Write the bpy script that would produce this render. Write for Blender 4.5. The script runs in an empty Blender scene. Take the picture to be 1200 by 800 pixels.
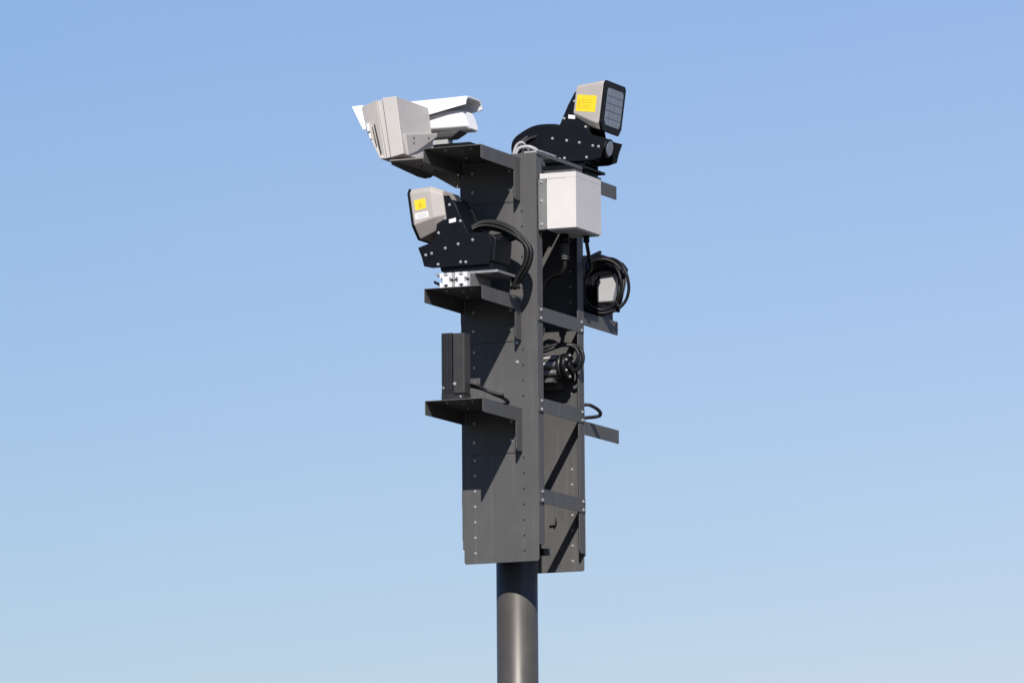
import bpy, bmesh, math, random
from mathutils import Vector, Matrix

random.seed(4)
S = bpy.context.scene
C = S.collection
R = math.radians

# ------------------------------------------------------------------ camera
TH = R(23.5)
DIST, CAM_Z = 32.8, 1.6
cd = bpy.data.cameras.new("camera")
cam = bpy.data.objects.new("camera", cd)
C.objects.link(cam)
S.camera = cam
cd.sensor_width = 36.0
cd.lens = 36.0 * 8200.0 / 1200.0
cd.clip_start, cd.clip_end = 0.5, 6000.0
cam.location = (DIST * math.sin(TH), -DIST * math.cos(TH), CAM_Z)
_pitch = math.atan(1095.0 / 8200.0)
_h = math.atan2(-cam.location.x, -cam.location.y) - 13.0 / 8200.0
_f = Vector((math.sin(_h) * math.cos(_pitch), math.cos(_h) * math.cos(_pitch), math.sin(_pitch)))
_r = Vector((math.cos(_h), -math.sin(_h), 0.0))
_u = _r.cross(_f)
ROLL = 0.008
_r2 = _r * math.cos(ROLL) - _u * math.sin(ROLL)
_u2 = _u * math.cos(ROLL) + _r * math.sin(ROLL)
_m = Matrix((_r2, _u2, -_f)).transposed()
cam.rotation_euler = _m.to_euler()

# ------------------------------------------------------------------ light
SUN_EL, SUN_AZ = R(36.0), R(25.0)          # azimuth measured from -Y towards +X
to_sun = Vector((math.sin(SUN_AZ) * math.cos(SUN_EL), -math.cos(SUN_AZ) * math.cos(SUN_EL), math.sin(SUN_EL)))
w = bpy.data.worlds.new("World")
S.world = w
w.use_nodes = True
nt = w.node_tree
nt.nodes.clear()
sky = nt.nodes.new("ShaderNodeTexSky")
sky.sky_type = 'NISHITA'
sky.sun_disc = False
sky.sun_elevation = SUN_EL
sky.sun_rotation = math.pi - SUN_AZ
sky.altitude = 800
sky.air_density = 1.6
sky.dust_density = 0.0
sky.ozone_density = 6.0
bg = nt.nodes.new("ShaderNodeBackground")
bg.inputs['Strength'].default_value = 0.0699
out = nt.nodes.new("ShaderNodeOutputWorld")
# the sky is a little brighter and paler towards the east of the mast, fixed to the world
tcw = nt.nodes.new("ShaderNodeTexCoord")
dot = nt.nodes.new("ShaderNodeVectorMath")
dot.operation = 'DOT_PRODUCT'
dot.inputs[1].default_value = (math.cos(TH), math.sin(TH), 0.0)
nt.links.new(tcw.outputs['Generated'], dot.inputs[0])
mr = nt.nodes.new("ShaderNodeMapRange")
mr.inputs['From Min'].default_value = -0.12
mr.inputs['From Max'].default_value = 0.12
nt.links.new(dot.outputs['Value'], mr.inputs['Value'])
tint = nt.nodes.new("ShaderNodeMix")
tint.data_type = 'RGBA'
tint.inputs[6].default_value = (0.87, 0.875, 1.093, 1)
tint.inputs[7].default_value = (1.072, .968, 1.176, 1)
nt.links.new(mr.outputs[0], tint.inputs[0])
mul = nt.nodes.new("ShaderNodeMix")
mul.data_type = 'RGBA'
mul.blend_type = 'MULTIPLY'
mul.inputs[0].default_value = 1.0
nt.links.new(sky.outputs[0], mul.inputs[6])
nt.links.new(tint.outputs[2], mul.inputs[7])
nt.links.new(mul.outputs[2], bg.inputs['Color'])
nt.links.new(bg.outputs[0], out.inputs['Surface'])

sd = bpy.data.lights.new("sun", 'SUN')
sun = bpy.data.objects.new("sun", sd)
C.objects.link(sun)
sd.energy = 5.0
sd.angle = R(0.5)
sd.color = (1.0, 0.955, 0.9)
sun.rotation_euler = to_sun.to_track_quat('Z', 'Y').to_euler()
sun.location = to_sun * 60

S.view_settings.view_transform = 'Standard'
S.view_settings.look = 'None'
S.view_settings.exposure = 0.35
S.view_settings.gamma = 1.0
S.view_settings.use_curve_mapping = False

# ------------------------------------------------------------------ materials
def mat(name, col, rough=0.5, metal=0.0, var=0.12, scale=14.0, bump=0.0, bscale=300.0, spec=0.5, streak=0.0, dust=0.0):
    m = bpy.data.materials.new(name)
    m.use_nodes = True
    n, l = m.node_tree.nodes, m.node_tree.links
    b = n['Principled BSDF']
    b.inputs['Roughness'].default_value = rough
    b.inputs['Metallic'].default_value = metal
    b.inputs['Specular IOR Level'].default_value = spec
    tc = n.new('ShaderNodeTexCoord')
    nz = n.new('ShaderNodeTexNoise')
    nz.inputs['Scale'].default_value = scale
    nz.inputs['Detail'].default_value = 6
    nz.inputs['Roughness'].default_value = 0.62
    l.new(tc.outputs['Object'], nz.inputs['Vector'])
    rp = n.new('ShaderNodeValToRGB')
    rp.color_ramp.elements[0].position = 0.3
    rp.color_ramp.elements[1].position = 0.72
    rp.color_ramp.elements[0].color = tuple(c * (1 - var) for c in col) + (1,)
    rp.color_ramp.elements[1].color = tuple(min(1, c * (1 + var)) for c in col) + (1,)
    l.new(nz.outputs['Fac'], rp.inputs['Fac'])
    last = rp.outputs['Color']
    if streak > 0:                                   # rain-run dirt: narrow, drawn out along z
        mp = n.new('ShaderNodeMapping')
        mp.inputs['Scale'].default_value = (38, 38, 1.6)
        l.new(tc.outputs['Object'], mp.inputs['Vector'])
        n2 = n.new('ShaderNodeTexNoise')
        n2.inputs['Scale'].default_value = 1.0
        n2.inputs['Detail'].default_value = 4
        l.new(mp.outputs[0], n2.inputs['Vector'])
        r2 = n.new('ShaderNodeValToRGB')
        r2.color_ramp.elements[0].position = 0.52
        r2.color_ramp.elements[1].position = 0.75
        r2.color_ramp.elements[0].color = (0, 0, 0, 1)
        r2.color_ramp.elements[1].color = (streak,) * 3 + (1,)
        l.new(n2.outputs['Fac'], r2.inputs['Fac'])
        mx = n.new('ShaderNodeMix')
        mx.data_type = 'RGBA'
        l.new(r2.outputs['Color'], mx.inputs['Factor'])
        l.new(last, mx.inputs[6])
        mx.inputs[7].default_value = (dust or 0.2, (dust or 0.2) * .95, (dust or 0.2) * .88, 1)
        last = mx.outputs[2]
    l.new(last, b.inputs['Base Color'])
    rr = n.new('ShaderNodeMapRange')
    rr.inputs['To Min'].default_value = max(0.02, rough - 0.07)
    rr.inputs['To Max'].default_value = min(1, rough + 0.09)
    l.new(nz.outputs['Fac'], rr.inputs['Value'])
    l.new(rr.outputs[0], b.inputs['Roughness'])
    if bump > 0:
        bn = n.new('ShaderNodeTexNoise')
        bn.inputs['Scale'].default_value = bscale
        bn.inputs['Detail'].default_value = 2
        l.new(tc.outputs['Object'], bn.inputs['Vector'])
        bp = n.new('ShaderNodeBump')
        bp.inputs['Strength'].default_value = bump
        bp.inputs['Distance'].default_value = 0.002
        l.new(bn.outputs['Fac'], bp.inputs['Height'])
        l.new(bp.outputs[0], b.inputs['Normal'])
    return m

M = {}
M['coat'] = mat('grey_powder_coat', (0.0800, 0.0784, 0.0773), 0.46, var=.13, scale=4, bump=.12, bscale=420, streak=.28, dust=.15, spec=.2)
M['pole'] = mat('pole_paint', (0.074, 0.068, 0.060), 0.40, metal=.28, var=.14, scale=5, bump=.08, bscale=200, streak=.2, dust=.13, spec=.35)
M['black'] = mat('black_coat', (0.0028, 0.0035, 0.0056), 0.45, var=.2, scale=12, bump=.08, spec=.2)
M['plastic'] = mat('black_plastic', (0.0047, 0.0052, 0.0063), 0.42, var=.2, scale=20, spec=.2)
M['ribbed'] = mat('dark_aluminium', (0.0275, 0.0267, 0.0282), 0.38, metal=.3, var=.18, scale=10)
M['cable'] = mat('cable_rubber', (0.0071, 0.0071, 0.0075), 0.48, var=.25, scale=30, spec=.3)
M['beige'] = mat('beige_paint', (0.4392, 0.4078, 0.3804), 0.5, var=.05, scale=8, bump=.04, streak=.10, dust=.36)
M['headpaint'] = mat('lamp_paint', (0.3529, 0.3216, 0.2941), 0.5, var=.05, scale=8, bump=.04)
M['white'] = mat('white_paint', (0.72, 0.715, 0.72), 0.42, var=.03, scale=6)
M['cream'] = mat('box_paint', (0.5490, 0.5216, 0.5020), 0.48, var=.04, scale=6, bump=.04, streak=.10, dust=.5)
M['zinc'] = mat('zinc_bolt', (0.40, 0.40, 0.395), 0.42, metal=.35, var=.12, scale=60)
M['alu'] = mat('raw_aluminium', (0.6588, 0.6588, 0.6510), 0.4, metal=.12, var=.1, scale=30)
M['galv'] = mat('galvanised_steel', (0.2824, 0.2902, 0.2980), 0.5, metal=.4, var=.25, scale=40)
M['armpaint'] = mat('arm_steel', (0.2039, 0.1843, 0.1647), 0.5, metal=.1, var=.15, scale=14)
M['gland'] = mat('gland_nylon', (0.075, 0.073, 0.072), 0.45, var=.1)
M['flange'] = mat('flange_grey', (0.1569, 0.1569, 0.1569), 0.5, var=.1, scale=10)
M['palegrey'] = mat('pale_grey_paint', (0.36, 0.355, 0.36), 0.5, var=.05, scale=10)
M['radiocover'] = mat('radio_cover', (0.0376, 0.0345, 0.0322), 0.4, metal=.1, var=.15, scale=10)
M['hole'] = mat('open_hole', (0.008, 0.008, 0.008), 0.8, var=.1)
M['yellow'] = mat('yellow_label', (0.6902, 0.5176, 0.0157), 0.45, var=.05, scale=40)
M['ink'] = mat('label_print', (0.5176, 0.3608, 0.0078), 0.5, var=.05)
M['paper'] = mat('white_label', (0.6431, 0.6353, 0.6196), 0.5, var=.03, scale=40)
M['greyink'] = mat('grey_print', (0.3529, 0.3451, 0.3373), 0.5, var=.05)
M['steeltube'] = mat('chrome_tube', (0.13, 0.127, 0.127), 0.45, metal=.5, var=.12, scale=16)
M['greycable'] = mat('grey_conduit', (0.3137, 0.3137, 0.3176), 0.45, var=.1, scale=20)
M['lens'] = mat('lamp_glass', (0.15, 0.19, 0.26), 0.14, var=.2, scale=22, spec=.6)  # brighter bluish base colour stands in for part of the sky reflection
M['grid'] = mat('lens_grid', (0.10, 0.125, 0.17), 0.3, var=.1)
M['ground'] = mat('dry_ground', (0.05, 0.047, 0.042), 0.9, var=.4, scale=.6, bump=.5, bscale=14)

# ------------------------------------------------------------------ mesh helpers
# (a, n, z): a along the mounting plate, n out of its front face, z up
def W(a, n, z):
    return Vector((a, -n, z))

class MB:
    """Collects shapes of several materials into one mesh, in world coordinates."""
    def __init__(self):
        self.bm = bmesh.new()
        self.mats = []

    def mi(self, m):
        m = M[m] if isinstance(m, str) else m
        if m not in self.mats:
            self.mats.append(m)
        return self.mats.index(m)

    def _take(self, b, m, smooth=False):
        bmesh.ops.recalc_face_normals(b, faces=b.faces[:])
        i = self.mi(m)
        mp = {}
        for v in b.verts:
            mp[v] = self.bm.verts.new(v.co)
        for f in b.faces:
            try:
                g = self.bm.faces.new([mp[v] for v in f.verts])
            except ValueError:
                continue
            g.material_index = i
            g.smooth = smooth
        b.free()

    def _bevel(self, b, w, seg=2):
        if w > 0:
            es = [e for e in b.edges if len(e.link_faces) == 2 and e.calc_face_angle(0) > 0.35]
            bmesh.ops.bevel(b, geom=es, offset=w, segments=seg, affect='EDGES', profile=.5, clamp_overlap=True)

    def box(self, a, n, z, m, bev=0.0015):
        b = bmesh.new()
        vs = [b.verts.new(W(x, y, t)) for x in a for y in n for t in z]
        for q in ((0, 1, 3, 2), (4, 6, 7, 5), (0, 4, 5, 1), (2, 3, 7, 6), (0, 2, 6, 4), (1, 5, 7, 3)):
            b.faces.new([vs[k] for k in q])
        self._bevel(b, bev)
        self._take(b, m)

    def hexa(self, p8, m, bev=0.002):
        """bottom loop of 4 world points, then the top loop"""
        self.loft([p8[:4], p8[4:]], m, bev=bev)

    def loft(self, loops, m, bev=0.002, smooth=False, cap=True, seg=2):
        b = bmesh.new()
        L = [[b.verts.new(Vector(p)) for p in lp] for lp in loops]
        k = len(L[0])
        for s, t in zip(L, L[1:]):
            for i in range(k):
                b.faces.new((s[i], s[(i + 1) % k], t[(i + 1) % k], t[i]))
        if cap:
            b.faces.new(L[0][::-1])
            b.faces.new(L[-1])
        bmesh.ops.recalc_face_normals(b, faces=b.faces[:])
        self._bevel(b, bev, seg)
        self._take(b, m, smooth)

    def prism_n(self, poly, n0, n1, m, bev=0.0015):
        """polygon in (a, z), extruded along n"""
        self.loft([[W(a, n0, z) for a, z in poly], [W(a, n1, z) for a, z in poly]], m, bev)

    def prism_a(self, poly, a0, a1, m, bev=0.0015):
        self.loft([[W(a0, n, z) for n, z in poly], [W(a1, n, z) for n, z in poly]], m, bev)

    def prism_z(self, poly, z0, z1, m, bev=0.0015):
        self.loft([[W(a, n, z0) for a, n in poly], [W(a, n, z1) for a, n in poly]], m, bev)

    def cyl(self, p, q, r0, m, r1=None, seg=24, bev=0.0, smooth=True):
        p, q = Vector(p), Vector(q)
        d = (q - p).normalized()
        x = d.orthogonal().normalized()
        y = d.cross(x)
        r1 = r0 if r1 is None else r1
        cs = [(math.cos(2 * math.pi * i / seg), math.sin(2 * math.pi * i / seg)) for i in range(seg)]
        b = bmesh.new()
        A = [b.verts.new(p + (x * c + y * s) * r0) for c, s in cs]
        B = [b.verts.new(q + (x * c + y * s) * r1) for c, s in cs]
        for i in range(seg):
            b.faces.new((A[i], A[(i + 1) % seg], B[(i + 1) % seg], B[i]))
        b.faces.new(A[::-1])
        b.faces.new(B)
        if bev:
            es = [e for e in b.edges if e.calc_face_angle(0) > 0.8]
            bmesh.ops.bevel(b, geom=es, offset=bev, segments=2, affect='EDGES', profile=.5)
        n0 = len(self.bm.faces)
        self._take(b, m, smooth)
        self.bm.faces.ensure_lookup_table()
        for f in self.bm.faces[n0:]:
            if len(f.verts) > 4:
                f.smooth = False

    def tube(self, pts, r, m, seg=10, sub=6):
        """round tube along a Catmull-Rom curve through pts"""
        P = [Vector(p) for p in pts]
        E = [P[0] * 2 - P[1]] + P + [P[-1] * 2 - P[-2]]
        path = []
        for i in range(1, len(E) - 2):
            for k in range(sub):
                t = k / sub
                p0, p1, p2, p3 = E[i - 1:i + 3]
                path.append(.5 * (2 * p1 + (p2 - p0) * t + (2 * p0 - 5 * p1 + 4 * p2 - p3) * t * t + (3 * p1 - p0 - 3 * p2 + p3) * t ** 3))
        path.append(P[-1])
        loops = []
        x = None
        for i, p in enumerate(path):
            d = (path[min(i + 1, len(path) - 1)] - path[max(i - 1, 0)]).normalized()
            x = d.orthogonal().normalized() if x is None else (x - d * x.dot(d)).normalized()
            y = d.cross(x)
            loops.append([p + (x * math.cos(2 * math.pi * k / seg) + y * math.sin(2 * math.pi * k / seg)) * r for k in range(seg)])
        self.loft(loops, m, bev=0, smooth=True)

    def bolt(self, p, d, m='zinc', r=0.0065, h=0.006):
        """washer and hexagonal head on a surface at p, pointing along d"""
        p, d = Vector(p), Vector(d).normalized()
        self.cyl(p - d * .003, p + d * .0018, r * 1.35, m, seg=14, smooth=False)
        self.cyl(p + d * .0018, p + d * h, r, m, r1=r * .92, seg=6, smooth=False)

    def hole(self, p, d, r=0.005):
        p, d = Vector(p), Vector(d).normalized()
        self.cyl(p - d * .002, p + d * .0006, r, 'hole', seg=14, smooth=False)

FRAME = {}

def tag(o, label=None, cat=None, group=None, kind=None):
    for k, v in (('label', label), ('category', cat), ('group', group), ('kind', kind)):
        if v:
            o[k] = v
    return o

def thing(name, loc, label, cat, group=None):
    o = bpy.data.objects.new(name, None)
    C.objects.link(o)
    o.empty_display_size = .1
    o.location = loc
    FRAME[o.name] = Vector(loc)
    return tag(o, label, cat, group)

def part(name, mb, parent=None, label=None):
    me = bpy.data.meshes.new(name)
    off = FRAME[parent.name] if parent else Vector((0, 0, 0))
    bmesh.ops.recalc_face_normals(mb.bm, faces=mb.bm.faces[:])
    for v in mb.bm.verts:
        v.co -= off
    mb.bm.to_mesh(me)
    mb.bm.free()
    for m in mb.mats:
        me.materials.append(m)
    o = bpy.data.objects.new(name, me)
    C.objects.link(o)
    if parent:
        o.parent = parent
    FRAME[o.name] = off
    if label:
        o['label'] = label
    return o

def flip(a, n, z, s):
    """the mast's back is its front turned half round the upright axis"""
    return W(a * s, n * s, z)

# ------------------------------------------------------------------ ground (below the frame)
g = MB()
g.box((-3000, 3000), (-3000, 3000), (-0.5, 0.0), 'ground', bev=0)
tag(part('ground', g), kind='structure')

# ------------------------------------------------------------------ the mast
PLATE_Z0, PLATE_Z1 = 4.905, 6.832
mast = thing('equipment_mast', (-0.032, -0.02, 0), 'dark grey steel pole carrying two tall bolted plates with shelves for cameras', 'mast')
b = MB()
pc = (-0.032, 0.02)
b.cyl(W(pc[0], pc[1], 0.0), W(pc[0], pc[1], 6.45), 0.0975, 'pole', seg=64)
b.cyl(W(pc[0], pc[1], 0.0), W(pc[0], pc[1], 0.03), 0.22, 'galv', seg=48, bev=.004)
part('pole', b, mast)

ROW = [4.955 + .0728 * k for k in range(26)]
for s in (1, -1):
    b = MB()
    T = 0.005
    def pl(a, n, z): return flip(a, n, z, s)
    # face plate, lower corners cropped and rounded
    def corner(cx, cz, a0, a1, r, k=6):
        return [(cx + r * math.cos(R(a0 + (a1 - a0) * i / k)), cz + r * math.sin(R(a0 + (a1 - a0) * i / k))) for i in range(k + 1)]
    poly = corner(-.177, PLATE_Z0 + .012, 180, 270, .012) + corner(.181, PLATE_Z0 + .012, 270, 360, .012) + \
        [(.193, 4.97), (.193, PLATE_Z1), (-.196, PLATE_Z1), (-.196, 4.975), (-.189, 4.972)]
    b.loft([[pl(a, .275 - T, z) for a, z in poly], [pl(a, .275, z) for a, z in poly]], 'coat', bev=.0016)
    # folded side flanges
    for e in (1, -1):
        x = .193 if e > 0 else -.196
        p2 = [(.2695, 4.985), (.2695, PLATE_Z1 - .002), (.205, PLATE_Z1 - .002), (.205, 5.0), (.215, 4.985)]
        b.loft([[pl(x - e * .0005, n, z) for n, z in p2], [pl(x - e * T, n, z) for n, z in p2]], 'coat', bev=.0012)
    d = pl(0, 1, 0) - pl(0, 0, 0)
    for i, z in enumerate(ROW):
        if any(t - .215 < z < t + .02 for t in (6.81, 6.15, 5.625)):
            continue
        b.bolt(pl(-.131, .275, z), d, r=.0045, h=.004)
        b.bolt(pl(-.131, .270, z), -d, r=.0045, h=.004)
        b.hole(pl(.119, .275, z), d)
        b.hole(pl(.119, .270, z), -d)
    for z in (5.937, 5.844):
        b.bolt(pl(.09, .275, z), d)
    part('mounting_plate', b, mast)

# cross straps joining the two plates on both sides
for e in (1, -1):
    for zc in (6.07, 5.64, 5.213, 6.832) + ((6.46,) if e < 0 else ()):
        b = MB()
        h = .033 if zc < 6.8 else .0085
        x0, x1 = (.1935, .1985) if e > 0 else (-.2015, -.1965)
        b.box((x0, x1), (-.27, .27), (zc - h, zc + h), 'coat')
        for n in (.243, -.243):
            for dz in ((.019, -.021) if h > .03 else ()):
                b.bolt(W(x1 if e > 0 else x0, n, zc + dz), W(e, 0, 0), r=.006)
        part('cross_strap', b, mast)

# clamp that grips the pole, clip inside the back plate
b = MB()
b.cyl(W(pc[0], pc[1], 4.955), W(pc[0], pc[1], 4.990), .104, 'black', seg=48, bev=.002)
b.box((.05, .128), (.0, .04), (4.957, 4.988), 'black', bev=.002)
part('pole_clamp', b, mast)
b = MB()
b.box((.018, .05), (-.2695, -.255), (5.13, 5.15), 'coat', bev=.001)
b.box((.046, .05), (-.2695, -.245), (5.13, 5.165), 'coat', bev=.001)
part('clip', b, mast)

# unseen side panel and stepped cover, added to darken the space between plates
b = MB()
b.box((-.2035, -.2017), (-.262, .262), (5.02, 6.745), 'coat', bev=.0005)
part('added_shade_panel', b, mast)
b = MB()
b.box((-.188, .186), (.052, .266), (6.752, 6.756), 'coat', bev=.001)
b.box((-.188, .186), (-.266, .05), (6.722, 6.726), 'coat', bev=.001)  # added lower step, cuts off sunlight leaking over the box lid
b.box((-.188, .186), (.0505, .0525), (6.7225, 6.7515), 'coat', bev=0)
part('added_shade_cover', b, mast)

# shelves: tray with two turned-down sides and a back flange on the plate
def shelf(zt, s):                                    # s = 1 front, -1 back
    b = MB()
    t = .004
    n0, n1, a0, a1 = .2755, .733, -.18, .1145
    z0 = zt - .066
    def q(lst): return [flip(a, n, z, s) for a, n, z in lst]
    b.loft([q([(a0, n0, zt - t), (a1, n0, zt - t), (a1, n1, zt - t), (a0, n1, zt - t)]), q([(a0, n0, zt), (a1, n0, zt), (a1, n1, zt), (a0, n1, zt)])], 'coat', bev=.001)
    for x, e in ((a0 - .0004, 1), (a1 + .0004, -1)):
        pr = [(n0 + .007, zt - .002), (n1, zt - .002), (n1, z0 + .004), (n1 - .006, z0), (n0 + .007, z0)] if s < 0 or e > 0 else [(n0 + .007, zt - .002), (n1, zt - .002), (n1, z0 + .004), (n1 - .006, z0), (n0 + .075, z0 - .0), (n0 + .075, zt - .196), (n0 + .066, zt - .205), (n0 + .007, zt - .205)]
        b.loft([q([(x, n, z) for n, z in pr]), q([(x + e * t, n, z) for n, z in pr])], 'coat', bev=.001)
    # back flange flat on the plate
    b.loft([q([(a0 + .006, n0, zt - .207), (a1 - .006, n0, zt - .207), (a1 - .006, n0, zt - .006), (a0 + .006, n0, zt - .006)]),
            q([(a0 + .006, n0 + t, zt - .207), (a1 - .006, n0 + t, zt - .207), (a1 - .006, n0 + t, zt - .006), (a0 + .006, n0 + t, zt - .006)])], 'coat', bev=.001)
    d = flip(0, 1, 0, s)
    for a in (-.131, .06):
        for dz in (.06, .15):
            b.bolt(flip(a, n0 + t, zt - dz, s), d, r=.0055)
    for a, n in ((-.10, .66), (-.04, .60), (.03, .66), (-.10, .42), (.05, .42)):
        b.bolt(flip(a, n, zt - t, s), (0, 0, -1), r=.006)
    part('shelf', b, mast)
for zt in (6.81, 6.15, 5.625):
    shelf(zt, 1)
    shelf(zt, -1)

# side platform that carries the two cameras
b = MB()
b.box((-.405, -.2025), (-.10, .62), (6.782, 6.788), 'armpaint')
b.prism_a([(.60, 6.7815), (.605, 6.768), (.30, 6.752), (.22, 6.755), (.16, 6.768), (.13, 6.7815)], -.405, -.400, 'galv', bev=.001)
b.box((-.215, -.2095), (-.10, .26), (6.738, 6.781), 'armpaint')
b.prism_n([(-.385, 6.780), (-.215, 6.780), (-.215, 6.70), (-.25, 6.70)], .20, .205, 'armpaint')
b.prism_n([(-.385, 6.780), (-.215, 6.780), (-.215, 6.70), (-.25, 6.70)], -.06, -.055, 'armpaint')
for n in (.42, .27):
    b.hole(W(-.405, n, 6.766), (-1, 0, 0), r=.006)
    b.bolt(W(-.33, n, 6.782), (0, 0, -1), 'black', r=.005)
part('camera_platform', b, mast, 'bare grey brown steel platform beside the top shelf')

# ------------------------------------------------------------------ illuminators
def head_sections(c, s, pitch, secs):
    """octagon-ish sections along the aim axis; c glass centre in (a, n, z), s the aim along a"""
    loops = []
    cp, sp = math.cos(pitch), math.sin(pitch)
    for x, Wd, H, ct, cb, dz in secs:
        y, z = Wd / 2, H / 2
        pts = [(-y + cb * .8, -z), (y - cb * .8, -z), (y, -z + cb), (y, z - ct), (y - ct, z), (-y + ct, z), (-y, z - ct), (-y, -z + cb)]
        lp = []
        for yy, zz in pts:
            zz += dz
            u = x * cp + zz * sp                     # tilted so that the glass looks down
            v = -x * sp + zz * cp
            lp.append(W(c[0] + s * u, c[1] + yy, c[2] + v))
        loops.append(lp)
    return loops

def illuminator(s, z0, dz, label, big_label, a_shift=0.0, clamps='alu', foot='galv', cb=.062, back=-.165, mid=-.11, ct=.022, hb=.15):
    """s = -1: on the front, aims along -a; s = +1: on the back, aims along +a (turned half round)"""
    nc = .52 * -s
    t = thing('illuminator', W(0, nc, z0), label, 'illuminator', 'illuminators on the mast')
    def L(u, v, wz): return W(s * u, nc + v, z0 + wz + dz)   # v > 0 is towards the front
    # yoke: two side plates
    poly = [(.261, .212), (.243, .168), (.231, .123), (.187, .112), (-.10, .113), (-.115, .20), (-.10, .262), (.006, .264), (.018, .292), (.062, .385),
            (.10, .449), (.147, .449), (.165, .31), (.177, .238)]
    for v in (.096, -.101):
        b = MB()
        b.loft([[L(u, v, z) for u, z in poly], [L(u, v + .005, z) for u, z in poly]], 'black', bev=.0012)
        e = 1 if v > 0 else -1
        vs = v + .005 if v > 0 else v
        for u, z in ((.098, .404), (.121, .341), (.043, .324), (.155, .275), (.221, .175), (.191, .181), (.121, .201), (.055, .216), (-.019, .231), (.043, .131), (.017, .129), (.158, .127)):
            b.bolt(L(u, vs, z), (0, -e, 0), r=.005)
        lp = [(.083 + dx, .329 + dzz) for dx, dzz in ((-.018, -.007), (.017, -.012), (.018, .006), (-.017, .012))]
        b.loft([[L(u, vs - e * .001, z) for u, z in lp], [L(u, vs + e * .002, z) for u, z in lp]], 'paper', bev=0)
        part('yoke_plate', b, t)
    # body between the plates
    b = MB()
    b.loft([[L(u, -.094, z) for u, z in ((-.125, .125), (.16, .125), (.19, .17), (.18, .225), (-.11, .255), (-.135, .235))],
            [L(u, .094, z) for u, z in ((-.125, .125), (.16, .125), (.19, .17), (.18, .225), (-.11, .255), (-.135, .235))]], 'black', bev=.006)
    b.loft([[L(u, -.085, z) for u, z in ((-.11, .083), (.14, .083), (.14, .13), (-.11, .13))], [L(u, .085, z) for u, z in ((-.11, .083), (.14, .083), (.14, .13), (-.11, .13))]], 'black', bev=.002)
    b.loft([[L(u, -.08, z) for u, z in ((.02, .27), (.13, .27), (.12, .43), (.085, .43))], [L(u, .08, z) for u, z in ((.02, .27), (.13, .27), (.12, .43), (.085, .43))]], 'black', bev=.002)
    b.cyl(L(.185, 0, .19), L(.235, 0, .178), .045, 'plastic', seg=28, bev=.004)
    b.cyl(L(.233, 0, .1785), L(.238, 0, .1775), .036, 'lens', seg=28)
    part('tilt_body', b, t)
    # foot plate and its clamps
    b = MB()
    f0 = [(-.15, -.115), (.165, -.115), (.165, .115), (-.15, .115)]
    b.loft([[L(u, v, .070) for u, v in f0], [L(u, v, .0825) for u, v in f0]], foot, bev=.002)
    for u, v in ((-.135, .10), (-.135, -.10)):
        b.bolt(L(u, v, .0695), (0, 0, -1), 'plastic', r=.011, h=.024)
    part('foot_plate', b, t)
    top = z0 + .070 + dz
    for uc in (.078, .000):
        b = MB()
        prof = []
        g_ = .0305                # T-slot extrusion section
        hz = (top - z0) / 2
        zc = z0 + hz
        q = [(g_, -g_), (g_, -.0065), (.0245, -.0065), (.0245, -.0135), (.0165, -.0075), (.0165, .0075), (.0245, .0135), (.0245, .0065), (g_, .0065), (g_, g_)]
        ring = []
        for rot in range(4):
            for x, y in q:
                for _ in range(rot):
                    x, y = -y, x
                ring.append((x, y))
        seen = []
        for p_ in ring:
            if not seen or p_ != seen[-1]:
                seen.append(p_)
        if seen[0] == seen[-1]:
            seen.pop()
        sg = 1 if s < 0 else -1
        b.loft([[W(s * uc + x, nc + sg * .195, zc + y * hz / g_) for x, y in seen], [W(s * uc + x, nc + sg * .165, zc + y * hz / g_) for x, y in seen]], clamps, bev=0)
        part('rail_clamp', b, t)
    sg = 1 if s < 0 else -1
    b = MB()
    b.loft([[W(s * u, nc + sg * v, z0 + .001) for u, v in ((-.033, -.07), (.111, -.07), (.111, .164), (-.033, .164))], [W(s * u, nc + sg * v, top - .001) for u, v in ((-.033, -.07), (.111, -.07), (.111, .164), (-.033, .164))]], 'flange' if clamps == 'alu' else 'black', bev=.002)
    part('rail_block', b, t)
    # lamp head
    hc = (s * (.272 + a_shift), nc, z0 + dz + .372)
    P = R(8)
    b = MB()
    b.loft(head_sections(hc, s, P, [(-.006, .25, .236, ct, cb, 0), (mid, .247, .205 if mid < -.05 else .232, ct, cb * .85, .008 if mid < -.05 else .001), (back, .222, hb, ct, .03, .006)]), 'headpaint', bev=.004)
    b.loft(head_sections(hc, s, P, [(-.11, .10, .045, .004, .004, -.105), (-.165, .10, .03, .004, .004, -.088)]), 'headpaint', bev=.002)
    head = part('lamp_head', b, t)
    b = MB()
    secs = [(-.0065, .252, .240, ct, cb + .002, 0), (.003, .254, .244, ct, cb + .002, 0), (.007, .247, .238, ct, cb, 0)]
    b.loft(head_sections(hc, s, P, secs), 'black', bev=.002)
    part('bezel', b, head)
    b = MB()
    b.loft(head_sections(hc, s, P, [(.004, .19, .178, .012, .02, 0), (.009, .19, .178, .012, .02, 0)]), 'lens', bev=0)
    for k in range(1, 4):
        y = -.095 + .19 * k / 4
        b.loft(head_sections((hc[0], hc[1] + y, hc[2]), s, P, [(.0088, .0035, .178, .0005, .0005, 0), (.0105, .0035, .178, .0005, .0005, 0)]), 'grid', bev=0)
    for k in range(1, 5):
        zz = -.089 + .178 * k / 5
        b.loft(head_sections(hc, s, P, [(.0088, .19, .0035, .0005, .0005, zz), (.0102, .19, .0035, .0005, .0005, zz)]), 'grid', bev=0)
    part('glass', b, head)
    # stickers on the side that faces the front
    cp, sp = math.cos(P), math.sin(P)
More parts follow.
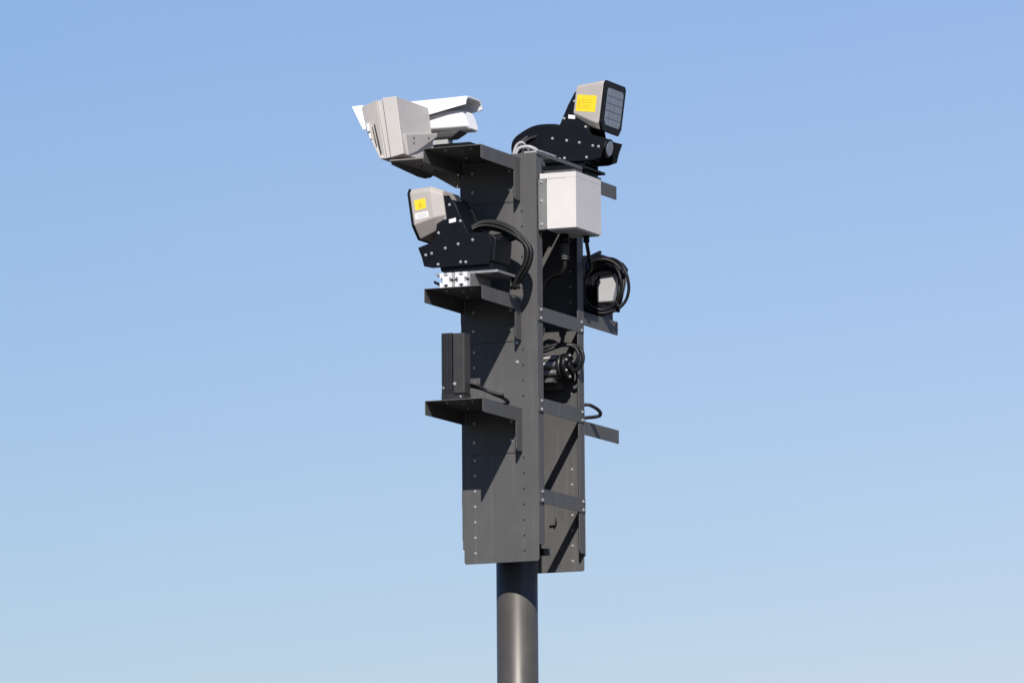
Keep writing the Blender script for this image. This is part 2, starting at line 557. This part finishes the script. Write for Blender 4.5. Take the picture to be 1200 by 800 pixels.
    def SK(x, z, off):
        wd = .25 + (.247 - .25) * (x + .006) / (mid + .006) if x > mid else .247 + (.222 - .247) * (x - mid) / (back - mid)
        y = .5 * wd + off
        return W(hc[0] + s * (x * cp + z * sp), hc[1] + y, hc[2] - x * sp + z * cp)
    def sticker(x0, x1, z0_, z1_, m, o0=-.001, o1=.0006):
        b.loft([[SK(x0, z0_, o0), SK(x1, z0_, o0), SK(x1, z1_, o0), SK(x0, z1_, o0)], [SK(x0, z0_, o1), SK(x1, z0_, o1), SK(x1, z1_, o1), SK(x0, z1_, o1)]], m, bev=0)
    if big_label:
        b = MB()
        sticker(-.140, -.034, -.038, .042, 'yellow')
        for z in (.018, .006, -.008, -.02):
            sticker(-.112, -.056 - .014 * (z < 0), z - .0014, z + .0014, 'ink', 0, .0012)
        sticker(-.130, -.122, -.022, .02, 'ink', 0, .0012)
        part('yellow_sticker', b, head)
    else:
        b = MB()
        sticker(-.080, -.024, .010, .058, 'yellow')
        tri = [(-.064, .020), (-.040, .020), (-.052, .046)]
        b.loft([[SK(x, z, 0) for x, z in tri], [SK(x, z, .0012) for x, z in tri]], 'ink', bev=0)
        part('yellow_sticker', b, head)
        b = MB()
        sticker(-.086, -.018, -.034, -.004, 'paper')
        for z in (-.012, -.019, -.026):
            sticker(-.076, -.030, z - .001, z + .001, 'greyink', 0, .0012)
        part('white_sticker', b, head)
    return t

lampA = illuminator(-1, 6.15, 0.0, 'beige lamp head with small yellow and white stickers, on black yoke on middle front shelf', False, .012)
lampB = illuminator(1, 6.81, -.028, 'beige lamp head with large yellow sticker and visible glass, on the topmost back shelf', True, -.02, 'plastic', 'black', .032, -.152, -.026, .014, .165)

# cables of the front lamp: bundle leaves the tilt body and arcs down to the shelf
b = MB()
for k, (dn, dz, r) in enumerate(((0, 0, .0085), (-.022, -.010, .008), (.018, -.022, .0085), (-.005, -.034, .007), (.012, -.008, .008), (-.014, -.024, .008))):
    b.tube([W(-.06, .50 + dn, 6.455 + dz), W(.0, .47 + dn, 6.488 + dz), W(.08, .455 + dn, 6.482 + dz * 1.2), W(.165, .45 + dn, 6.435 + dz), W(.236 - k * .0045, .45 + dn, 6.35),
            W(.228 - k * .005, .45 + dn, 6.275), W(.186 - k * .004, .45 + dn, 6.215), W(.135 + k * .007, .45 + dn, 6.165)], r, 'cable')
part('cable', b, lampA)
b = MB()
b.cyl(W(.03, .44, 6.395), W(.10, .43, 6.405), .030, 'plastic', seg=24, bev=.004)
b.cyl(W(.10, .43, 6.405), W(.165, .425, 6.418), .024, 'plastic', r1=.015, seg=24)
b.tube([W(.16, .425, 6.417), W(.19, .43, 6.405), W(.21, .44, 6.37), W(.213, .45, 6.31)], .009, 'cable')
part('connector', b, lampA)
b = MB()
b.loft([[W(-.112, .64, 6.157), W(-.112, .67, 6.157), W(-.160, .67, 6.182), W(-.160, .64, 6.182)], [W(-.112, .64, 6.172), W(-.112, .67, 6.172), W(-.160, .67, 6.195), W(-.160, .64, 6.195)]], 'black', bev=.002)
part('lever', b, lampA)

# cables of the back lamp: thick black hood of cables behind its body
b = MB()
for k, (dn, dz, r) in enumerate(((0, 0, .011), (.03, -.008, .011), (-.03, -.012, .011), (.055, -.03, .010), (.015, -.03, .011), (-.01, -.045, .010))):
    b.tube([W(.0, -.50 + dn, 7.035 + dz), W(-.075, -.49 + dn, 7.062 + dz), W(-.15, -.47 + dn, 7.045 + dz), W(-.205 + k * .007, -.44 + dn, 6.995 + dz), W(-.222 + k * .009, -.43 + dn, 6.93), W(-.19, -.43 + dn, 6.86), W(-.16, -.43 + dn, 6.82)], r, 'cable')
part('cable', b, lampB)
b = MB()
prof = [(-.17, 6.90), (-.232, 6.925), (-.246, 6.98), (-.234, 7.03), (-.178, 7.065), (-.12, 7.088), (-.05, 7.090), (.02, 7.082), (.06, 7.05), (.05, 6.90)]
for _ in range(2):                                   # round the outline off
    prof = [q for p, n in zip(prof, prof[1:] + prof[:1]) for q in ((p[0] * .75 + n[0] * .25, p[1] * .75 + n[1] * .25), (p[0] * .25 + n[0] * .75, p[1] * .25 + n[1] * .75))]
b.prism_n(prof, -.63, -.4275, 'black', bev=.008)
b.box((-.08, .14), (-.60, -.44), (6.815, 6.885), 'black', bev=.004)
part('motor_cover', b, lampB)

# ------------------------------------------------------------------ grey conduits on top, between the plates
t = thing('conduit_loop', W(.02, .10, 6.82), 'pale grey conduit bent over the top edge of the mast', 'conduit')
b = MB()
b.tube([W(.0, .12, 6.80), W(.008, .11, 6.862), W(.02, .10, 6.902), W(.045, .09, 6.914), W(.06, .05, 6.88)], .007, 'greycable')
b.tube([W(.02, .15, 6.80), W(.04, .14, 6.872), W(.075, .13, 6.886), W(.105, .12, 6.882), W(.13, .10, 6.86), W(.14, .06, 6.80)], .009, 'greycable')
part('conduit', b, t)
b = MB()
b.box((.10, .188), (.02, .20), (6.838, 6.852), 'greycable', bev=.002)
part('tray', b, t)

# ------------------------------------------------------------------ junction box on the side
t = thing('junction_box', W(.2, .1, 6.46), 'cream junction box with overhanging lid bolted to the side of the mast', 'junction box')
b = MB()
b.box((.236, .3845), (-.0545, .2475), (6.468, 6.7070), 'cream', bev=.0012)
b.box((.2005, .235), (-.045, .225), (6.475, 6.70), 'galv', bev=.002)
part('box_body', b, t)
b = MB()
b.box((.2005, .3850), (-.055, .2480), (6.7074, 6.732), 'cream', bev=.0012)
b.box((.2365, .335), (.2468, .2482), (6.7045, 6.7078), 'greyink', bev=0)
part('lid', b, t)
b = MB()
b.box((.199, .206), (.20, .262), (6.465, 6.705), 'flange', bev=.001)
b.box((.199, .236), (.2545, .2585), (6.465, 6.705), 'flange', bev=.001)
for z in (6.69, 6.60, 6.49):
    b.bolt(W(.213, .2585, z), (0, -1, 0), r=.0055)
part('mounting_flange', b, t)
b = MB()
b.box((.24, .378), (-.045, .238), (6.4615, 6.4675), 'cream', bev=.001)
part('base_plate', b, t)
b = MB()
gp = (.262, .10)
b.cyl(W(gp[0], gp[1], 6.4615), W(gp[0], gp[1], 6.415), .020, 'plastic', seg=20)
for k in range(7):
    z = 6.412 - k * .011
    b.cyl(W(gp[0], gp[1], z), W(gp[0], gp[1], z - .007), .021 - k * .0006, 'gland', seg=20)
b.cyl(W(gp[0], gp[1], 6.42), W(gp[0], gp[1], 6.335), .016, 'plastic', seg=16)
b.tube([W(gp[0], gp[1], 6.345), W(gp[0] - .003, gp[1], 6.305), W(.235, .09, 6.275), W(.19, .06, 6.27), W(.13, .03, 6.24), W(.06, 0, 6.12)], .010, 'cable')
part('cable_gland', b, t)
b = MB()
b.cyl(W(.33, .0, 6.4615), W(.33, .0, 6.43), .015, 'plastic', seg=18)
b.tube([W(.33, .0, 6.44), W(.328, -.03, 6.38), W(.30, -.12, 6.33), W(.24, -.22, 6.33), W(.205, -.32, 6.40), W(.21, -.45, 6.45)], .009, 'cable')
part('cable_gland', b, t)

# ------------------------------------------------------------------ rear device and its coil of cable
t = thing('hooded_lamp', W(.1, -.62, 6.15), 'pale grey lamp under a black hood, half hidden behind a coil of cable', 'lamp')
b = MB()
b.loft([[W(a, n, 6.232) for a, n in ((.10, -.60), (.208, -.60), (.205, -.73), (.10, -.73))], [W(a, n, 6.372) for a, n in ((.115, -.595), (.243, -.595), (.24, -.73), (.115, -.73))]], 'palegrey', bev=.006)
part('housing', b, t)
b = MB()
hp = ((-.06, 6.27), (.115, 6.27), (.125, 6.355), (.222, 6.362), (.240, 6.40), (.215, 6.435), (.16, 6.462), (-.02, 6.46))
b.loft([[W(a, -.575, z) for a, z in hp], [W(a, -.735, z) for a, z in hp]], 'black', bev=.006)
b.box((.05, .140), (-.594, -.578), (6.17, 6.40), 'black', bev=.003)
for a, z in ((.165, 6.39), (.205, 6.40), (.145, 6.345)):
    b.bolt(W(a, -.575, z), (0, -1, 0), 'ribbed', r=.009)
part('hood', b, t)
b = MB()
b.box((-.06, .16), (-.72, -.59), (6.151, 6.231), 'black', bev=.003)
part('foot', b, t)

t = thing('cable_coil', W(.19, -.53, 6.151), 'coil of black cable hanging in front of the pale grey lamp on the back shelf', 'cable')
b = MB()
cx, cz = .186, 6.298
for k, (ra, rz, dn, dx, dzz, tw) in enumerate(((.119, .134, 0, .010, .004, .08), (.106, .128, .014, -.004, -.003, -.06), (.093, .118, -.012, -.016, -.012, .10), (.112, .122, .022, .002, .008, -.16))):
    pts = []
    for i in range(17):
        an = math.pi * .93 + 2 * math.pi * i / 16 * 1.03
        x, z = ra * math.cos(an), rz * math.sin(an)
        x, z = x * math.cos(tw) + z * math.sin(tw), -x * math.sin(tw) + z * math.cos(tw)
        pts.append(W(cx + dx + x, -.552 + dn + .012 * math.sin(3 * an + k), cz + dzz + z))
    b.tube(pts, .0075, 'cable')
part('loops', b, t)
for ax, az in ((cx + .105, cz + .055), (cx + .075, cz - .105)):
    b = MB()
    b.tube([W(ax - .02, -.565, az - .012), W(ax, -.53, az + .022), W(ax + .02, -.495, az), W(ax + .01, -.53, az - .02), W(ax - .02, -.565, az - .012)], .006, 'cable')
    part('tie', b, t)

# ------------------------------------------------------------------ round sensor inside the mast
t = thing('round_sensor', W(.05, -.17, 5.8), 'dark ribbed metal cylinder with bolted black end cap between the two plates', 'sensor')
b = MB()
ax_n, ax_z, rr = -.165, 5.872, .055
p0, p1 = W(-.12, ax_n, ax_z), W(.128, ax_n, ax_z)
b.cyl(p0, p1, rr * .86, 'ribbed', seg=40)
for k in range(7):
    an = 2 * math.pi * (k + .35) / 7
    c = Vector((0, math.cos(an), math.sin(an))) * rr * .8
    b.cyl(p0 + c + Vector((.01, 0, 0)), p1 + c - Vector((.01, 0, 0)), .015, 'steeltube', seg=14)
part('body', b, t)
b = MB()
b.cyl(W(.120, ax_n, ax_z), W(.140, ax_n, ax_z), rr, 'ribbed', r1=rr * 1.12, seg=40, bev=.002)
b.cyl(W(.140, ax_n, ax_z), W(.168, ax_n, ax_z), rr * 1.12, 'plastic', seg=40, bev=.004)
b.cyl(W(.166, ax_n, ax_z), W(.182, ax_n, ax_z), rr * .5, 'plastic', r1=rr * .42, seg=30, bev=.003)
for k in range(6):
    an = 2 * math.pi * (k + .5) / 6
    c = Vector((0, math.cos(an), math.sin(an))) * rr * .92
    b.bolt(W(.168, ax_n, ax_z) + c, (1, 0, 0), r=.005, h=.007)
part('end_cap', b, t)
b = MB()
b.tube([W(.18, ax_n, ax_z + .01), W(.205, ax_n, ax_z + .02), W(.214, ax_n, ax_z + .055), W(.19, ax_n, ax_z + .09), W(.14, ax_n + .02, ax_z + .098), W(.08, ax_n + .05, ax_z + .075), W(.0, ax_n + .06, ax_z + .05)], .009, 'cable')
b.tube([W(.175, ax_n, ax_z - .02), W(.205, ax_n, ax_z - .02), W(.235, ax_n, ax_z + .015), W(.232, ax_n, ax_z + .065), W(.19, ax_n, ax_z + .098), W(.11, ax_n + .03, ax_z + .10), W(.02, ax_n + .06, ax_z + .075)], .009, 'cable')
part('cable', b, t)
b = MB()
b.box((-.10, .10), (-.21, -.12), (5.795, 5.814), 'coat', bev=.002)
b.box((-.10, .10), (-.2695, -.205), (5.77, 5.83), 'coat', bev=.002)
part('bracket', b, t)

# ------------------------------------------------------------------ small loop of cable at the lower back shelf
t = thing('cable_loop', W(.21, -.35, 5.63), 'short loop of black cable poking out above the lowest back shelf', 'cable')
b = MB()
b.tube([W(.12, -.30, 5.69), W(.19, -.31, 5.702), W(.220, -.33, 5.692), W(.240, -.355, 5.672), W(.238, -.365, 5.655), W(.215, -.36, 5.648), W(.17, -.35, 5.645), W(.10, -.33, 5.64)], .0085, 'cable')
part('loop', b, t)

# ------------------------------------------------------------------ slim black unit on the lower front shelf
t = thing('radio_unit', W(-.08, .58, 5.625), 'slim upright black ribbed unit standing on the lowest front shelf', 'radio unit')
b = MB()
b.prism_z([(-.129, .60), (-.129, .655), (-.123, .662), (-.073, .662), (-.073, .60)], 5.665, 5.946, 'ribbed', bev=.001)
for k in range(4):
    a = -.120 + k * .013
    b.box((a, a + .004), (.662, .668), (5.675, 5.94), 'ribbed', bev=.001)
part('heat_sink', b, t)
b = MB()
b.prism_z([(-.0635, .668), (-.0125, .668), (-.0075, .663), (-.0075, .60), (-.0635, .60)], 5.662, 5.942, 'radiocover', bev=.001)
part('cover', b, t)
b = MB()
b.box((-.128, -.012), (.585, .66), (5.6262, 5.664), 'ribbed', bev=.003)
b.bolt(W(-.120, .662, 5.69), (0, -1, 0), r=.006)
b.bolt(W(-.057, .668, 5.705), (0, -1, 0), r=.006)
b.bolt(W(-.03, .66, 5.645), (0, -1, 0), r=.004)
part('foot', b, t)
b = MB()
b.box((-.095, -.03), (.56, .5995), (5.70, 5.92), 'black', bev=.002)
part('mounting_bracket', b, t)
b = MB()
b.tube([W(-.03, .61, 5.72), W(.02, .59, 5.703), W(.06, .56, 5.677), W(.10, .55, 5.662), W(.135, .54, 5.655)], .008, 'cable')
b.tube([W(-.03, .605, 5.705), W(.03, .56, 5.69), W(.08, .53, 5.665), W(.12, .52, 5.647), W(.105, .42, 5.638), W(.05, .36, 5.636)], .008, 'cable')
part('cable', b, t)

# ------------------------------------------------------------------ beige housing on the side platform
t = thing('camera_housing', W(-.42, .43, 6.79), 'beige steel housing with latched door tilted down at the left end of the platform', 'camera housing')
NF, NB = .62, .25
b = MB()
b.prism_n([(-.442, 7.085), (-.37, 7.088), (-.333, 6.812), (-.3985, 6.799)], NB, NF, 'beige', bev=.003)
b.prism_n([(-.474, 7.076), (-.443, 7.080), (-.400, 6.804), (-.425, 6.800)], NB + .01, NF - .016, 'beige', bev=.001)
part('housing_body', b, t)
def DF(a):                                           # the door is canted: its face falls back towards the far end
    return NF - .004 - .42 * max(0.0, -.462 - a)
def door_face(poly, o0, o1, m, bv=0):
    b.loft([[W(a, DF(a) + o0, z) for a, z in poly], [W(a, DF(a) + o1, z) for a, z in poly]], m, bev=bv)
b = MB()
dp = [(-.572, 7.058), (-.475, 7.080), (-.426, 6.797), (-.456, 6.797), (-.540, 6.938)]
b.loft([[W(a, NB, z) for a, z in dp], [W(a, DF(a), z) for a, z in dp]], 'beige', bev=.003)
part('door', b, t)
b = MB()
def strip(p, q, wd, o0, o1, m):
    door_face([(p[0] - wd / 2, p[1]), (p[0] + wd / 2, p[1]), (q[0] + wd / 2, q[1]), (q[0] - wd / 2, q[1])], o0, o1, m)
strip((-.489, 6.965), (-.450, 6.818), .006, -.001, .0008, 'hole')
strip((-.502, 6.955), (-.476, 6.86), .0035, -.001, .0008, 'hole')
door_face([(-.538, 6.972), (-.523, 6.975), (-.515, 6.935), (-.529, 6.930)], 0, .012, 'white', .002)
door_face([(-.523, 6.924), (-.513, 6.926), (-.504, 6.898), (-.514, 6.895)], 0, .012, 'white', .002)
part('latch', b, t)
b = MB()
hp = [(.60, 6.906), (.36, 6.945), (.24, 6.965), (.24, 6.948), (.47, 6.845), (.57, 6.812)]
b.loft([[W(-.3520, n, z) for n, z in hp], [W(-.3290, n, z) for n, z in hp]], 'beige', bev=.002)
for n, z in ((.508, 6.902), (.508, 6.878), (.34, 6.925)):
    b.hole(W(-.3290, n, z), (1, 0, 0), r=.0065)
part('hinge_bracket', b, t)

# ------------------------------------------------------------------ white camera with sunshield
t = thing('surveillance_camera', W(-.355, .10, 6.79), 'white surveillance camera with a long sunshield behind the beige housing', 'camera')
NCm = .10
def hood_loop(a, zt, drop, half, th):
    """open-bottomed hood section: outer then inner"""
    arc = [(half - .045 + .045 * math.sin(R(q)), zt - .036 + .036 * math.cos(R(q))) for q in (0, 18, 36, 54, 72, 90)]
    o = [(-half - .004, zt - .05 - drop)] + [(-y, z) for y, z in arc[::-1]] + arc + [(half + .004, zt - .05 - drop)]
    last = len(o) - 1
    i = [(y * (1 - th / half), z - (th if 0 < k < last else 0)) for k, (y, z) in enumerate(o)][::-1]
    return [W(a, NCm + y, z) for y, z in o + i]
b = MB()
b.loft([hood_loop(-.200, 7.146, -.004, .098, .007), hood_loop(-.216, 7.148, 0, .098, .006), hood_loop(-.39, 7.144, .030, .098, .006)], 'white', bev=.0008)
b.loft([hood_loop(-.3902, 7.144, .030, .098, .006), hood_loop(-.735, 7.138, .072, .098, .006)], 'white', bev=.0008)
side = [(-.7352, 7.10), (-.7352, 7.018), (-.79, 7.134), (-.78, 7.136)]
for v in (.094, -.098):
    b.prism_n([(-.7352, 7.016), (-.795, 7.134), (-.7352, 7.136)], NCm + v, NCm + v + .004, 'white', bev=.0006)
b.loft([[W(a, NCm + v, z) for a, v, z in ((-.7352, .096, 7.105), (-.7352, .063, 7.137), (-.795, .06, 7.137), (-.79, .096, 7.115))], [W(a, NCm + v, z) for a, v, z in ((-.7352, -.096, 7.105), (-.7352, -.063, 7.137), (-.795, -.06, 7.137), (-.79, -.096, 7.115))]], 'white', bev=.001)
part('sunshield', b, t)
b = MB()
def body_loop(a, k=1.0, dz=0.0, lean=0.0):
    pts = [(-.045, -.046), (.045, -.046), (.068, -.030), (.072, .03), (.055, .052), (-.055, .052), (-.072, .03), (-.068, -.030)]
    return [W(a - lean * z, NCm + y * k, 7.032 + z * k + dz) for y, z in pts]
b.loft([body_loop(-.212, .86, 0, .3), body_loop(-.222, .97, 0, .3), body_loop(-.30), body_loop(-.71)], 'white', bev=.006)
part('camera_body', b, t)
b = MB()
b.cyl(W(-.7095, NCm, 7.03), W(-.722, NCm, 7.03), .045, 'plastic', seg=30)
b.cyl(W(-.7215, NCm, 7.03), W(-.724, NCm, 7.03), .036, 'lens', seg=30)
part('lens', b, t)
b = MB()
b.loft([[W(a, NCm + v, 6.987) for a, v in ((-.47, -.05), (-.25, -.05), (-.25, .05), (-.47, .05))], [W(a, NCm + v, 6.956) for a, v in ((-.45, -.04), (-.30, -.04), (-.30, .04), (-.45, .04))]], 'coat', bev=.008)
b.box((-.40, -.325), (NCm - .03, NCm + .03), (6.925, 6.9555), 'palegrey', bev=.003)
b.prism_z([(-.445, .03), (-.445, .14), (-.36, .17), (-.19, .17), (-.19, .03)], 6.905, 6.9245, 'black', bev=.003)
b.cyl(W(-.36, NCm, 6.9045), W(-.36, NCm, 6.7885), .05, 'black', seg=28, bev=.004)
part('camera_mount', b, t)
